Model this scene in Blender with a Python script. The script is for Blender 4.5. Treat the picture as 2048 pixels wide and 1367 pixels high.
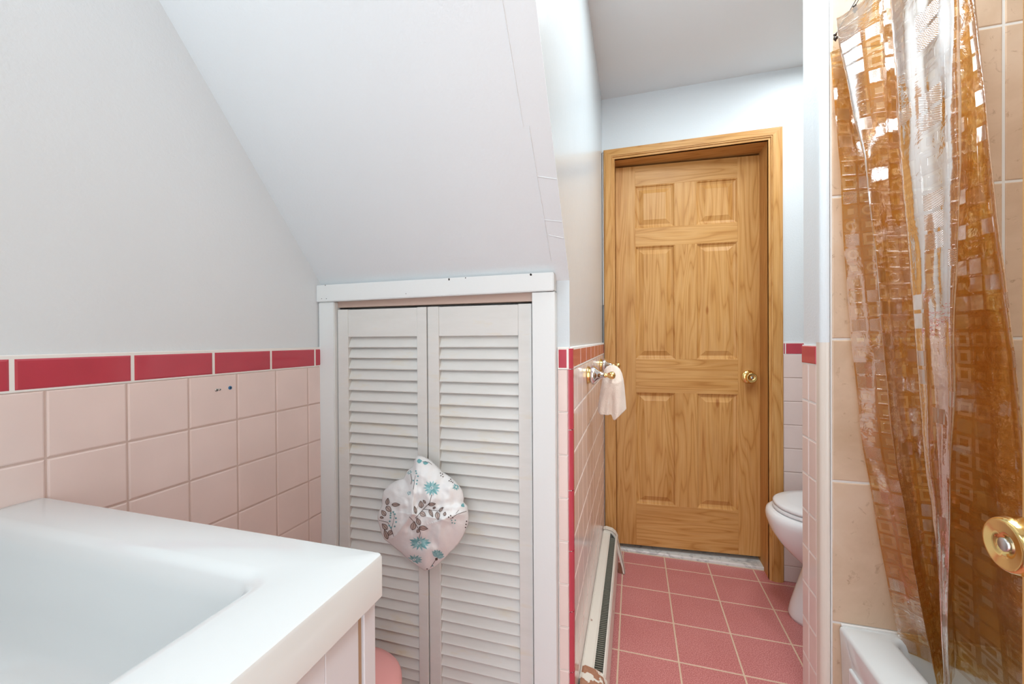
import bpy, bmesh, math, random
from mathutils import Vector, Matrix, noise
import numpy as np
for o in list(bpy.data.objects): bpy.data.objects.remove(o, do_unlink=True)
random.seed(4)
SC = bpy.context.scene; COL = SC.collection
PI = math.pi

# ------------------------------------------------------------------ camera
F_PX, YAW, PITCH, ROLL, CAMZ = 819.155, 0.2892, 0.0053, -0.0059, 1.135
_c, _s = math.cos(YAW), math.sin(YAW)
FW = Vector((-_s*math.cos(PITCH), _c*math.cos(PITCH), -math.sin(PITCH)))
_r = Vector((_c, _s, 0)); _u = _r.cross(FW)
RT = math.cos(ROLL)*_r + math.sin(ROLL)*_u
UP = -math.sin(ROLL)*_r + math.cos(ROLL)*_u
cam_d = bpy.data.cameras.new('camera'); cam = bpy.data.objects.new('camera', cam_d); COL.objects.link(cam)
cam_d.sensor_width = 36; cam_d.lens = F_PX/2048*36; cam_d.clip_start = .01
M = Matrix((RT, UP, -FW)).transposed().to_4x4(); M.translation = (0, 0, CAMZ)
cam.matrix_world = M
SC.camera = cam

def meas(px, py, axis, val):
    """a point measured on the photograph, on the plane axis = val (metres, floor at z 0)"""
    d = FW + RT*((px-1024)/F_PX) - UP*((py-683.5)/F_PX)
    o = Vector((0, 0, CAMZ)); return o + d*((val-o[axis])/d[axis])

# ------------------------------------------------------------------ light, exposure
SC.view_settings.view_transform = 'Standard'; SC.view_settings.look = 'None'
SC.view_settings.gamma = 1; SC.view_settings.use_curve_mapping = False
SC.view_settings.exposure = 0.34
W = bpy.data.worlds.new('world'); SC.world = W; W.use_nodes = True
W.node_tree.nodes['Background'].inputs[0].default_value = (.90, .96, 1, 1)
W.node_tree.nodes['Background'].inputs[1].default_value = 2.7
def area(name, loc, target, sx, sy, power, col):
    d = bpy.data.lights.new(name, 'AREA'); d.shape = 'RECTANGLE'; d.size = sx; d.size_y = sy; d.energy = power; d.color = col
    o = bpy.data.objects.new(name, d); COL.objects.link(o); o.location = loc
    o.rotation_euler = (Vector(target)-Vector(loc)).to_track_quat('-Z', 'Y').to_euler(); return o
area('ceiling_lamp', (.34, 1.06, 2.365), (.34, 1.06, 0), .34, .90, 14.5, (.86, .96, 1))
area('vanity_lamp', (-.80, .02, 1.93), (.2, .75, .95), .55, .12, 2.9, (.86, .96, 1))
area('tub_fill', (1.0, .15, 2.36), (1.0, .20, 0), .36, .36, 4.0, (.88, .965, 1))  # added fill light over the tub, no fixture known there
area('niche_fill', (.80, 1.84, 2.365), (.78, 1.84, 0), .24, .24, 4.0, (.88, .965, 1))  # added unseen light to brighten the toilet and its niche

# ------------------------------------------------------------------ materials
def mat(name, col=(.8, .8, .8), rough=.5, metal=0, spec=.5, coat=0, **kw):
    m = bpy.data.materials.new(name); m.use_nodes = True
    b = m.node_tree.nodes['Principled BSDF']
    b.inputs['Base Color'].default_value = (*col, 1); b.inputs['Roughness'].default_value = rough
    b.inputs['Metallic'].default_value = metal; b.inputs['Specular IOR Level'].default_value = spec
    b.inputs['Coat Weight'].default_value = coat; b.inputs['Coat Roughness'].default_value = .06
    return m
def N(m, t, **props):
    n = m.node_tree.nodes.new(t)
    for k, v in props.items(): setattr(n, k, v)
    return n
def L(m, a, b): m.node_tree.links.new(a, b)
def bsdf(m): return m.node_tree.nodes['Principled BSDF']
def coords(m, kind='Object', scale=(1, 1, 1)):
    tc = N(m, 'ShaderNodeTexCoord'); mp = N(m, 'ShaderNodeMapping'); mp.inputs['Scale'].default_value = scale
    L(m, tc.outputs[kind], mp.inputs['Vector']); return mp.outputs['Vector']
def noise_tex(m, vec, scale, detail=3, rough=.5, dist=0):
    n = N(m, 'ShaderNodeTexNoise'); n.inputs['Scale'].default_value = scale; n.inputs['Detail'].default_value = detail
    n.inputs['Roughness'].default_value = rough; n.inputs['Distortion'].default_value = dist
    if vec is not None: L(m, vec, n.inputs['Vector'])
    return n.outputs['Fac']
def ramp(m, fac, stops):
    r = N(m, 'ShaderNodeValToRGB'); cr = r.color_ramp
    while len(cr.elements) < len(stops): cr.elements.new(.5)
    for e, (p, c) in zip(cr.elements, stops):
        e.position = p; e.color = (*c, 1) if len(c) == 3 else c
    L(m, fac, r.inputs['Fac']); return r.outputs['Color']
def bump(m, fac, strength=.1, dist=.002):
    b = N(m, 'ShaderNodeBump'); b.inputs['Strength'].default_value = strength; b.inputs['Distance'].default_value = dist
    L(m, fac, b.inputs['Height']); L(m, b.outputs['Normal'], bsdf(m).inputs['Normal'])
def mixc(m, fac, a, b, mode='MIX'):
    x = N(m, 'ShaderNodeMix', data_type='RGBA', blend_type=mode)
    for s, v in ((x.inputs['Factor'], fac), (x.inputs['A'], a), (x.inputs['B'], b)):
        if hasattr(v, 'is_output'): L(m, v, s)
        elif isinstance(v, (int, float)): s.default_value = v
        else: s.default_value = (*v, 1)
    return x.outputs['Result']
def math_(m, op, a, b=None, c=None):
    x = N(m, 'ShaderNodeMath', operation=op)
    for i, v in enumerate((a, b, c)):
        if v is None: continue
        if hasattr(v, 'is_output'): L(m, v, x.inputs[i])
        else: x.inputs[i].default_value = v
    return x.outputs[0]

def paint(name, col, rough, bs, bscale=170):
    m = mat(name, col, rough, spec=.4)
    v = coords(m); f = noise_tex(m, v, bscale, 2); g = noise_tex(m, v, 14, 4)
    s = math_(m, 'ADD', f, math_(m, 'MULTIPLY', g, 1.2)); bump(m, s, bs, .0016)
    L(m, ramp(m, noise_tex(m, v, 2.5, 3), [(.3, tuple(c*.97 for c in col)), (.7, col)]), bsdf(m).inputs['Base Color'])
    return m
PAINT = paint('white_paint_orange_peel', (.725, .765, .79), .45, .35)
PAINT_C = paint('white_ceiling_paint', (.78, .805, .815), .7, .15)
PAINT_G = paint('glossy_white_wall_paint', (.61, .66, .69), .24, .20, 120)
TRIMW = paint('white_trim_paint', (.76, .785, .785), .38, .22, 60)

def tile_mat(name, col, rough, var=.03, bs=.05):
    m = mat(name, col, rough, spec=.5)
    v = coords(m); f = noise_tex(m, v, 9, 3)
    L(m, ramp(m, f, [(.3, tuple(c*(1-var) for c in col)), (.7, tuple(min(1, c*(1+var)) for c in col))]), bsdf(m).inputs['Base Color'])
    bump(m, noise_tex(m, v, 22, 2), bs, .004); return m
PINK = tile_mat('pink_glazed_tile', (.80, .665, .625), .16)
RED = tile_mat('crimson_glazed_tile', (.50, .060, .088), .10, .06, .07)
GROUT_P = mat('pink_grey_grout', (.62, .49, .44), .8)
GROUT_W = mat('white_grout', (.82, .80, .77), .8)
GROUT_T = mat('tan_floor_grout', (.68, .50, .36), .85)

FLOORM = mat('rose_floor_tile', (.5, .15, .14), .42)
v = coords(FLOORM); f1 = noise_tex(FLOORM, v, 300, 2); f2 = noise_tex(FLOORM, v, 5, 3)
c1 = ramp(FLOORM, f1, [(.36, (.38, .10, .10)), (.5, (.56, .185, .18)), (.64, (.74, .37, .35))])
L(FLOORM, mixc(FLOORM, .35, c1, ramp(FLOORM, f2, [(.3, (.50, .155, .15)), (.7, (.62, .24, .23))])), bsdf(FLOORM).inputs['Base Color'])
bump(FLOORM, f1, .12, .001)

TAN = mat('tan_stone_tile', (.6, .4, .25), .30)
v = coords(TAN); f1 = noise_tex(TAN, v, 6, 6, .6, .6); f2 = noise_tex(TAN, v, 38, 5, .65, .8)
c1 = ramp(TAN, f1, [(.3, (.60, .425, .29)), (.55, (.70, .52, .38)), (.75, (.74, .58, .45))])
c2 = ramp(TAN, f2, [(.27, (.40, .24, .12)), (.40, (1, 1, 1)), (1, (1, 1, 1))])
L(TAN, mixc(TAN, .55, c1, c2, 'MULTIPLY'), bsdf(TAN).inputs['Base Color'])
bump(TAN, f2, .08, .002)

def pine(name, a, b, c, rough=.40):
    m = mat(name, b, rough, spec=.28, coat=0)
    tc = N(m, 'ShaderNodeTexCoord'); mp = N(m, 'ShaderNodeMapping'); L(m, tc.outputs['UV'], mp.inputs['Vector'])
    mp.inputs['Scale'].default_value = (1, .09, 1)
    wv = noise_tex(m, mp.outputs['Vector'], 9, 2, .5, .3)            # broad warp -> cathedral rings
    rings = math_(m, 'FRACT', math_(m, 'MULTIPLY', wv, 13))
    tri = math_(m, 'ABSOLUTE', math_(m, 'SUBTRACT', rings, .45))
    mp2 = N(m, 'ShaderNodeMapping'); L(m, tc.outputs['UV'], mp2.inputs['Vector']); mp2.inputs['Scale'].default_value = (1, .02, 1)
    fine = noise_tex(m, mp2.outputs['Vector'], 260, 3)
    col = ramp(m, tri, [(.0, c), (.12, b), (.5, a)])
    col = mixc(m, .45, col, ramp(m, fine, [(.3, c), (.55, b), (.8, a)]))
    mp3 = N(m, 'ShaderNodeMapping'); L(m, tc.outputs['UV'], mp3.inputs['Vector']); mp3.inputs['Scale'].default_value = (1, .35, 1)
    vo = N(m, 'ShaderNodeTexVoronoi'); vo.inputs['Scale'].default_value = 5.5; L(m, mp3.outputs['Vector'], vo.inputs['Vector'])
    knot = ramp(m, vo.outputs['Distance'], [(.0, (.42, .22, .10)), (.035, (.62, .42, .28)), (.06, (1, 1, 1))])
    col = mixc(m, .8, col, knot, 'MULTIPLY')
    pat = noise_tex(m, mp3.outputs['Vector'], 4.5, 4, .6, .4)
    col = mixc(m, .7, col, ramp(m, pat, [(.32, (.84, .76, .66)), (.50, (1, 1, 1)), (.68, (1.06, 1.08, 1.10))]), 'MULTIPLY')
    L(m, col, bsdf(m).inputs['Base Color']); bump(m, fine, .06, .001)
    return m
PINE = pine('varnished_pine', (.68, .385, .15), (.60, .31, .095), (.42, .175, .042))
PINE_D = pine('darker_varnished_pine', (.64, .35, .125), (.56, .28, .085), (.41, .17, .04), .55); bsdf(PINE_D).inputs['Coat Weight'].default_value = 0; bsdf(PINE_D).inputs['Specular IOR Level'].default_value = .2
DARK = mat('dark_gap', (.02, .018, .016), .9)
BRASS = mat('polished_brass', (.83, .60, .24), .13, 1)
CHROME = mat('polished_chrome', (.78, .78, .79), .08, 1)
STEEL = mat('brushed_steel', (.6, .6, .6), .3, 1)
DARKMETAL = mat('dark_bronze_metal', (.10, .085, .075), .3, 1)
CERAMIC = mat('white_porcelain', (.84, .85, .86), .08, coat=.5)
SINKM = mat('white_moulded_resin', (.655, .68, .685), .13, coat=.3)
TUBM = mat('white_enamel', (.70, .72, .72), .10, coat=.4)
SEATM = mat('white_seat_plastic', (.80, .80, .81), .2)
VANM = mat('white_lacquer', (.60, .605, .64), .35)
RAWWOOD = mat('raw_fibreboard_edge', (.42, .29, .19), .8)
PINKPL = mat('pink_plastic', (.80, .36, .34), .4)
BULL = mat('cream_bullnose_trim', (.76, .69, .61), .22)
BLUEPL = mat('blue_plastic', (.03, .16, .34), .5)
TRACK = mat('tan_pink_track_paint', (.50, .37, .31), .5)
MARBLE = mat('white_marble', (.75, .75, .73), .25)
v = coords(MARBLE); L(MARBLE, ramp(MARBLE, noise_tex(MARBLE, v, 16, 6, .65, 1.5), [(.35, (.45, .46, .47)), (.48, (.74, .74, .72)), (1, (.80, .79, .76))]), bsdf(MARBLE).inputs['Base Color'])

LOUV = mat('aged_white_louver_paint', (.76, .755, .73), .42)
v = coords(LOUV, 'Object', (2.2, 1, 9)); w = noise_tex(LOUV, v, 3.2, 4, .6)
L(LOUV, ramp(LOUV, w, [(.30, (.65, .65, .625)), (.58, (.69, .69, .67)), (.72, (.68, .645, .56)), (.82, (.65, .565, .42))]), bsdf(LOUV).inputs['Base Color'])
bump(LOUV, noise_tex(LOUV, coords(LOUV), 70, 3), .15, .001)

HEATW = mat('chipped_cream_enamel', (.75, .70, .62), .35)
v = coords(HEATW, 'Object', (1, .6, 1)); w = noise_tex(HEATW, v, 16, 6, .62)
L(HEATW, ramp(HEATW, w, [(.0, (.75, .71, .635)), (.655, (.75, .71, .635)), (.67, (.24, .10, .05)), (1, (.20, .085, .04))]), bsdf(HEATW).inputs['Base Color'])
RUST = mat('rusty_peeling_enamel', (.4, .2, .1), .6)
w = noise_tex(RUST, coords(RUST, 'Object', (1, 1, .6)), 22, 5, .6)
L(RUST, ramp(RUST, w, [(.0, (.73, .68, .60)), (.44, (.73, .68, .60)), (.46, (.33, .14, .075)), (.6, (.42, .22, .14)), (1, (.55, .38, .29))]), bsdf(RUST).inputs['Base Color'])
FINS = mat('dusty_aluminium_fins', (.30, .29, .24), .6, .3)

CLOTH = mat('cream_terry_cloth', (.78, .66, .57), .95, spec=.1)
bsdf(CLOTH).inputs['Sheen Weight'].default_value = .3
bump(CLOTH, noise_tex(CLOTH, coords(CLOTH), 330, 2), .7, .003)
CAPM = mat('white_cap_cloth', (.80, .805, .81), .42)
bump(CAPM, noise_tex(CAPM, coords(CAPM), 42, 4, .6, .4), .35, .004)
TEAL = mat('teal_print', (.16, .40, .43), .5); TEAL2 = mat('pale_teal_print', (.30, .53, .56), .5)
BROWN = mat('taupe_leaf_print', (.50, .40, .36), .5); INK = mat('dark_brown_print', (.085, .055, .05), .5)

# amber vinyl with a grid of embossed squares
def film():
    m = bpy.data.materials.new('amber_embossed_vinyl'); m.use_nodes = True
    nt = m.node_tree; nt.nodes.clear(); out = N(m, 'ShaderNodeOutputMaterial')
    tc = N(m, 'ShaderNodeTexCoord'); sp = N(m, 'ShaderNodeSeparateXYZ'); L(m, tc.outputs['UV'], sp.inputs[0])
    P = 1/.037
    u = math_(m, 'MULTIPLY', sp.outputs[0], P); vv = math_(m, 'MULTIPLY', sp.outputs[1], P)
    cu = math_(m, 'FLOOR', u); cv = math_(m, 'FLOOR', vv)
    fu = math_(m, 'ABSOLUTE', math_(m, 'SUBTRACT', math_(m, 'FRACT', u), .5)); fv = math_(m, 'ABSOLUTE', math_(m, 'SUBTRACT', math_(m, 'FRACT', vv), .5))
    cmb = N(m, 'ShaderNodeCombineXYZ'); L(m, cu, cmb.inputs[0]); L(m, cv, cmb.inputs[1])
    wn = N(m, 'ShaderNodeTexWhiteNoise', noise_dimensions='2D'); L(m, cmb.outputs[0], wn.inputs['Vector']); rnd = wn.outputs['Value']
    cheb = math_(m, 'MAXIMUM', fu, fv)
    rad = math_(m, 'SQRT', math_(m, 'ADD', math_(m, 'MULTIPLY', fu, fu), math_(m, 'MULTIPLY', fv, fv)))
    lt = lambda a, b: math_(m, 'LESS_THAN', a, b)
    gt = lambda a, b: math_(m, 'GREATER_THAN', a, b)
    inner = lt(cheb, .20)
    ring = math_(m, 'MULTIPLY', lt(cheb, .39), gt(cheb, .22))
    circ = math_(m, 'MULTIPLY', lt(rad, .34), gt(rad, .20))
    cellsq = lt(cheb, .43)
    t1 = lt(rnd, .36); t2 = math_(m, 'MULTIPLY', gt(rnd, .36), lt(rnd, .70)); t3 = math_(m, 'MULTIPLY', gt(rnd, .70), lt(rnd, .78))
    clear = math_(m, 'ADD', math_(m, 'ADD', math_(m, 'MULTIPLY', t1, inner), math_(m, 'MULTIPLY', t2, ring)), math_(m, 'MULTIPLY', t3, circ))
    hatch = math_(m, 'SINE', math_(m, 'MULTIPLY', math_(m, 'ADD', u, vv), 75))
    h = math_(m, 'ADD', math_(m, 'MULTIPLY', clear, .8), math_(m, 'MULTIPLY', cellsq, .5))
    h = math_(m, 'ADD', h, math_(m, 'MULTIPLY', math_(m, 'MULTIPLY', hatch, gt(rnd, .78)), math_(m, 'MULTIPLY', lt(cheb, .4), .35)))
    wr = noise_tex(m, tc.outputs['UV'], 26, 4, .6, .5)
    h = math_(m, 'ADD', h, math_(m, 'MULTIPLY', wr, 1.6))
    bp = N(m, 'ShaderNodeBump'); bp.inputs['Strength'].default_value = .55; bp.inputs['Distance'].default_value = .0025; L(m, h, bp.inputs['Height'])
    tint = mixc(m, clear, mixc(m, cellsq, (.80, .50, .17), (.74, .43, .11)), (.96, .86, .66))
    tr = N(m, 'ShaderNodeBsdfTransparent'); L(m, tint, tr.inputs['Color'])
    df = N(m, 'ShaderNodeBsdfDiffuse'); L(m, mixc(m, cellsq, (.44, .24, .055), (.66, .43, .155)), df.inputs['Color']); L(m, bp.outputs[0], df.inputs['Normal'])
    tl = N(m, 'ShaderNodeBsdfTranslucent'); tl.inputs['Color'].default_value = (.68, .38, .10, 1)
    a1 = N(m, 'ShaderNodeMixShader'); a1.inputs[0].default_value = .5; L(m, df.outputs[0], a1.inputs[1]); L(m, tl.outputs[0], a1.inputs[2])
    a2 = N(m, 'ShaderNodeMixShader'); L(m, math_(m, 'SUBTRACT', .33, math_(m, 'MULTIPLY', clear, .22)), a2.inputs[0]); L(m, tr.outputs[0], a2.inputs[1]); L(m, a1.outputs[0], a2.inputs[2])
    gl = N(m, 'ShaderNodeBsdfGlossy'); gl.inputs['Roughness'].default_value = .10; gl.inputs['Color'].default_value = (1, 1, 1, 1); L(m, bp.outputs[0], gl.inputs['Normal'])
    fr = N(m, 'ShaderNodeFresnel'); fr.inputs['IOR'].default_value = 1.55; L(m, bp.outputs[0], fr.inputs['Normal'])
    a3 = N(m, 'ShaderNodeMixShader'); L(m, math_(m, 'MINIMUM', math_(m, 'MULTIPLY', fr.outputs[0], 1.35), .65), a3.inputs[0]); L(m, a2.outputs[0], a3.inputs[1]); L(m, gl.outputs[0], a3.inputs[2])
    L(m, a3.outputs[0], out.inputs['Surface']); return m
VINYL = film()

# ------------------------------------------------------------------ mesh helpers
def obj(name, bm, material, parent=None, smooth=False, mats=None):
    me = bpy.data.meshes.new(name); bmesh.ops.recalc_face_normals(bm, faces=bm.faces[:]); bm.to_mesh(me); bm.free()
    for mm in (mats or [material]): me.materials.append(mm)
    o = bpy.data.objects.new(name, me); COL.objects.link(o)
    if parent is not None: o.parent = parent; o.matrix_parent_inverse = parent_inv(parent)
    if smooth:
        for p in me.polygons: p.use_smooth = True
    return o
def parent_inv(p):
    m = Matrix.Identity(4); q = p
    while q is not None:
        m = Matrix.LocRotScale(q.location, q.rotation_euler, q.scale) @ (q.matrix_parent_inverse if q.parent else Matrix.Identity(4)) if False else world(q); break
    return m.inverted()
def world(o):
    b = Matrix.LocRotScale(o.location, o.rotation_euler, o.scale)
    return b if o.parent is None else world(o.parent) @ o.matrix_parent_inverse @ b
def thing(name, label, cat, loc=(0, 0, 0), group=None):
    o = bpy.data.objects.new(name, None); COL.objects.link(o); o.location = loc; o.empty_display_size = .05
    o['label'] = label; o['category'] = cat
    if group: o['group'] = group
    return o
def tag(o, label, cat, group=None):
    o['label'] = label; o['category'] = cat
    if group: o['group'] = group
    return o
def struct(o, label=None, cat=None):
    o['kind'] = 'structure'
    if label: o['label'] = label; o['category'] = cat
    return o
def box(bm, x0, x1, y0, y1, z0, z1, bev=0, seg=2, grain=None, mi=0):
    r = bmesh.ops.create_cube(bm, size=1)
    vs = r['verts']
    for v in vs: v.co = Vector(((x0+x1)/2+v.co.x*(x1-x0), (y0+y1)/2+v.co.y*(y1-y0), (z0+z1)/2+v.co.z*(z1-z0)))
    fs = {f for v in vs for f in v.link_faces}
    if bev:
        es = list({e for v in vs for e in v.link_edges})
        rr = bmesh.ops.bevel(bm, geom=es, offset=bev, segments=seg, affect='EDGES', profile=.5)
        fs = {f for v in rr['verts'] for f in v.link_faces} | {f for f in fs if f.is_valid}
    for f in fs: f.material_index = mi
    if grain is not None:
        uvl = bm.loops.layers.uv.verify(); ou, ov = random.uniform(0, 20), random.uniform(0, 20)
        for f in fs:
            n = f.normal; f.normal_update(); n = f.normal
            for l in f.loops:
                c = l.vert.co; al = c[grain]
                oth = [i for i in range(3) if i != grain]
                ac = c[oth[0]] if abs(n[oth[0]]) < abs(n[oth[1]]) else c[oth[1]]
                l[uvl].uv = (ou+ac, ov+al)
    return fs
def mbox(*a, **k):
    bm = bmesh.new(); box(bm, *a, **k); return bm
def prism(bm, pts2, axis, a, b, mi=0):
    """extrude a polygon (list of the two other coordinates) along axis from a to b"""
    def co(p, t):
        q = list(p); q.insert(axis, t); return Vector(q)
    v0 = [bm.verts.new(co(p, a)) for p in pts2]; v1 = [bm.verts.new(co(p, b)) for p in pts2]
    n = len(pts2); fs = [bm.faces.new(v0), bm.faces.new(v1[::-1])]
    for i in range(n): fs.append(bm.faces.new((v0[i], v0[(i+1) % n], v1[(i+1) % n], v1[i])))
    for f in fs: f.material_index = mi
    return fs
def lathe(bm, prof, origin, axis, seg=40, mi=0, cap=True):
    """prof: (distance along axis, radius)"""
    ax = Vector(axis).normalized(); o = Vector(origin)
    e1 = ax.orthogonal().normalized(); e2 = ax.cross(e1); rings = []
    for d, r in prof:
        rings.append([bm.verts.new(o+ax*d+(e1*math.cos(2*PI*i/seg)+e2*math.sin(2*PI*i/seg))*max(r, 1e-4)) for i in range(seg)])
    for a, b in zip(rings, rings[1:]):
        for i in range(seg):
            f = bm.faces.new((a[i], a[(i+1) % seg], b[(i+1) % seg], b[i])); f.material_index = mi
    if cap:
        bm.faces.new(rings[0][::-1]).material_index = mi; bm.faces.new(rings[-1]).material_index = mi
def tube(bm, pts, r, seg=10, mi=0, taper=None):
    pts = [Vector(p) for p in pts]; rings = []; prev = None
    for i, p in enumerate(pts):
        t = (pts[min(i+1, len(pts)-1)]-pts[max(i-1, 0)]).normalized()
        e1 = t.orthogonal().normalized() if prev is None else (prev-t*prev.dot(t)).normalized()
        prev = e1; e2 = t.cross(e1); rr = r if taper is None else r*taper[i]
        rings.append([bm.verts.new(p+(e1*math.cos(2*PI*k/seg)+e2*math.sin(2*PI*k/seg))*rr) for k in range(seg)])
    for a, b in zip(rings, rings[1:]):
        for k in range(seg): bm.faces.new((a[k], a[(k+1) % seg], b[(k+1) % seg], b[k])).material_index = mi
    bm.faces.new(rings[0][::-1]).material_index = mi; bm.faces.new(rings[-1]).material_index = mi
def loft(bm, loops, cap0=True, cap1=True, mi=0):
    vs = [[bm.verts.new(Vector(p)) for p in lp] for lp in loops]; n = len(vs[0])
    for a, b in zip(vs, vs[1:]):
        for i in range(n): bm.faces.new((a[i], a[(i+1) % n], b[(i+1) % n], b[i])).material_index = mi
    if cap0: bm.faces.new(vs[0][::-1]).material_index = mi
    if cap1: bm.faces.new(vs[-1]).material_index = mi
def rrect(x0, x1, y0, y1, r, z, n=8):
    out = []
    for cx, cy, a in ((x1-r, y1-r, 0), (x0+r, y1-r, PI/2), (x0+r, y0+r, PI), (x1-r, y0+r, 3*PI/2)):
        for i in range(n+1):
            t = a+PI/2*i/n; out.append((cx+r*math.cos(t), cy+r*math.sin(t), z))
    return out
def tiles(bm, O, U, Nn, us, zs, t=.006, gap=.0022, b=.003, mi=0, roundtop=False):
    O, U, Nn = Vector(O), Vector(U), Vector(Nn); Z = Vector((0, 0, 1))
    for u0, u1 in zip(us, us[1:]):
        for z0, z1 in zip(zs, zs[1:]):
            a0, a1, c0, c1 = u0+gap/2, u1-gap/2, z0+gap/2, z1-gap/2
            rings = []
            for ins, h in ((0, 0), (0, t-b), (b*.3, t-b*.3), (b, t)):
                rings.append([bm.verts.new(O+U*x+Z*z+Nn*h) for x, z in ((a0+ins, c0+ins), (a1-ins, c0+ins), (a1-ins, c1-ins), (a0+ins, c1-ins))])
            for p, q in zip(rings, rings[1:]):
                for i in range(4): bm.faces.new((p[i], p[(i+1) % 4], q[(i+1) % 4], q[i])).material_index = mi
            bm.faces.new(rings[-1]).material_index = mi

def interp_(v, xs, ys): return float(np.interp(v, xs, ys))
# ------------------------------------------------------------------ dimensions
XL, YC, XH, YB = -.897, 1.032, -.150, 2.188        # left tiles, pier face, hall wall tiles, back wall tiles
XS, YT, XR = .490, 1.310, 1.300                    # stub face, tub end wall, far right wall
YN = -.25                                          # wall with the doorway behind the camera
CEIL = 2.385; TW = .1095; ZC = 1.060; ZT = 1.113   # tile pitch, cap bottom / top
def slope_z(y): return 1.306-1.17*(y-1.02)
rows = [ZC-k*TW for k in range(10)] + [.0]; rows = rows[::-1]

# ------------------------------------------------------------------ structure
floor = struct(obj('floor', mbox(-1.0, 1.4, -1.2, 2.6, -.08, -.0006), GROUT_T), 'floor of square speckled rose pink tiles with tan grout', 'floor')
bm = bmesh.new(); fx, fy, ft = -.058, 2.154, .205
for i in range(-5, 7):
    for j in range(-1, 17):
        x0, x1 = fx+i*ft, fx+(i+1)*ft; y0, y1 = fy-j*ft, fy-(j-1)*ft
        x0, x1 = max(x0, XL), min(x1, 1.3); y0, y1 = max(y0, -1.2), min(y1, 2.262)
        if x1-x0 < .01 or y1-y0 < .01: continue
        g, b = .0025, .0012
        lo = [bm.verts.new((x, y, -.0008)) for x, y in ((x0+g, y0+g), (x1-g, y0+g), (x1-g, y1-g), (x0+g, y1-g))]
        hi = [bm.verts.new((x, y, 0)) for x, y in ((x0+g+b, y0+g+b), (x1-g-b, y0+g+b), (x1-g-b, y1-g-b), (x0+g+b, y1-g-b))]
        bm.faces.new(hi)
        for k in range(4): bm.faces.new((lo[k], lo[(k+1) % 4], hi[(k+1) % 4], hi[k]))
obj('floor_tiles', bm, FLOORM, floor)

struct(obj('ceiling', mbox(-1.0, 1.4, -.35, 2.3, CEIL, CEIL+.1), PAINT_C), 'flat white ceiling above the hall and the pine door', 'ceiling')
bm = bmesh.new()
prism(bm, [(1.04, slope_z(1.04)), (.06, slope_z(.06)), (.14, slope_z(.06)+.06), (1.13, slope_z(1.04)+.02)], 0, -.96, XH-.0062)
# plaster tape ridges by the free edge of the slope
def onslope(x, y, h=.0): return Vector((x, y-h*.76, slope_z(y)-h*.65))
for path in ([(-.196, 1.0), (-.197, .93), (-.199, .86), (-.200, .80)], [(-.197, .93), (-.158, .935)], [(-.199, .865), (-.158, .872)], [(-.192, .955), (-.158, .962)],
             [(-.212, .80), (-.214, .6), (-.218, .42)]):
    tube(bm, [onslope(x, y) for x, y in path], .0013, 6)
struct(obj('ceiling_slope', bm, PAINT), 'white sloped ceiling above the louvered closet doors', 'ceiling')

# left wall
wl = struct(obj('wall_left', mbox(XL-.09, XL-.006, YN-.1, 1.14, 0, 2.5), PAINT), 'left wall, white paint above pink tile with a crimson cap row', 'wall')
y_of = lambda k: .4122-.0  # first measured joint
ul = sorted([.4122+k*TW for k in range(-6, 6)]) + [1.0215]
ul = [u for u in ul if u < 1.015] + [1.018]
bm = bmesh.new(); tiles(bm, (XL-.006, 0, 0), (0, 1, 0), (1, 0, 0), ul, rows); obj('pink_tiles', bm, PINK, wl)
cj = [meas(x, 735, 0, XL).y for x in (23.2, 265, 427, 542, 630)]
cj = [cj[0]-.154*k for k in (4, 3, 2, 1)] + cj + [1.018]
bm = bmesh.new(); tiles(bm, (XL-.006, 0, 0), (0, 1, 0), (1, 0, 0), cj, [ZC, ZT], t=.0075, gap=.0035, b=.004); obj('crimson_cap_tiles', bm, RED, wl)
obj('tile_grout', mbox(XL-.0065, XL-.002, ul[0], 1.018, 0, ZC), GROUT_P, wl)
obj('cap_grout', mbox(XL-.0065, XL+.0002, cj[0], 1.018, ZC-.001, ZT+.0035, bev=.0015), GROUT_W, wl)

# closet back wall (behind the louvers) and the hall wall with its pier end
struct(obj('wall_closet', mbox(XL-.006, -.25, 1.10, 1.14, 0, 1.33), PAINT), 'closet wall behind the louvered doors', 'wall')
bm = bmesh.new()
X0, X1 = -.25, XH-.006
prism(bm, [(1.038, 0), (1.038, slope_z(1.038)+.004), (.05, slope_z(.05)+.004), (.05, 2.45), (YB+.1, 2.45), (YB+.1, 0)], 0, X0, X1)
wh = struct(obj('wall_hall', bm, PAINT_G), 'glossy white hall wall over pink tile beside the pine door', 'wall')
up = [-.187, XH-.010]
bm = bmesh.new(); tiles(bm, (0, 1.038, 0), (1, 0, 0), (0, -1, 0), up, rows, t=.006, gap=.002); 
uh = [YC+.022] + [YC+.022+.0875+k*TW for k in range(11)]; uh = [u for u in uh if u < YB-.012] + [YB-.006]
tiles(bm, (XH-.006, 0, 0), (0, 1, 0), (1, 0, 0), uh, rows, t=.006); obj('pink_tiles', bm, PINK, wh)
bm = bmesh.new(); tiles(bm, (0, 1.038, 0), (1, 0, 0), (0, -1, 0), up, [ZC, ZT], t=.007, gap=.003, b=.003)
ch = [YC+.022+.150*k for k in range(0, 8)]; ch = [c for c in ch if c < YB-.02] + [YB-.006]
tiles(bm, (XH-.006, 0, 0), (0, 1, 0), (1, 0, 0), ch, [ZC, ZT], t=.007, gap=.003, b=.003)
obj('crimson_cap_tiles', bm, RED, wh)
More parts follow.
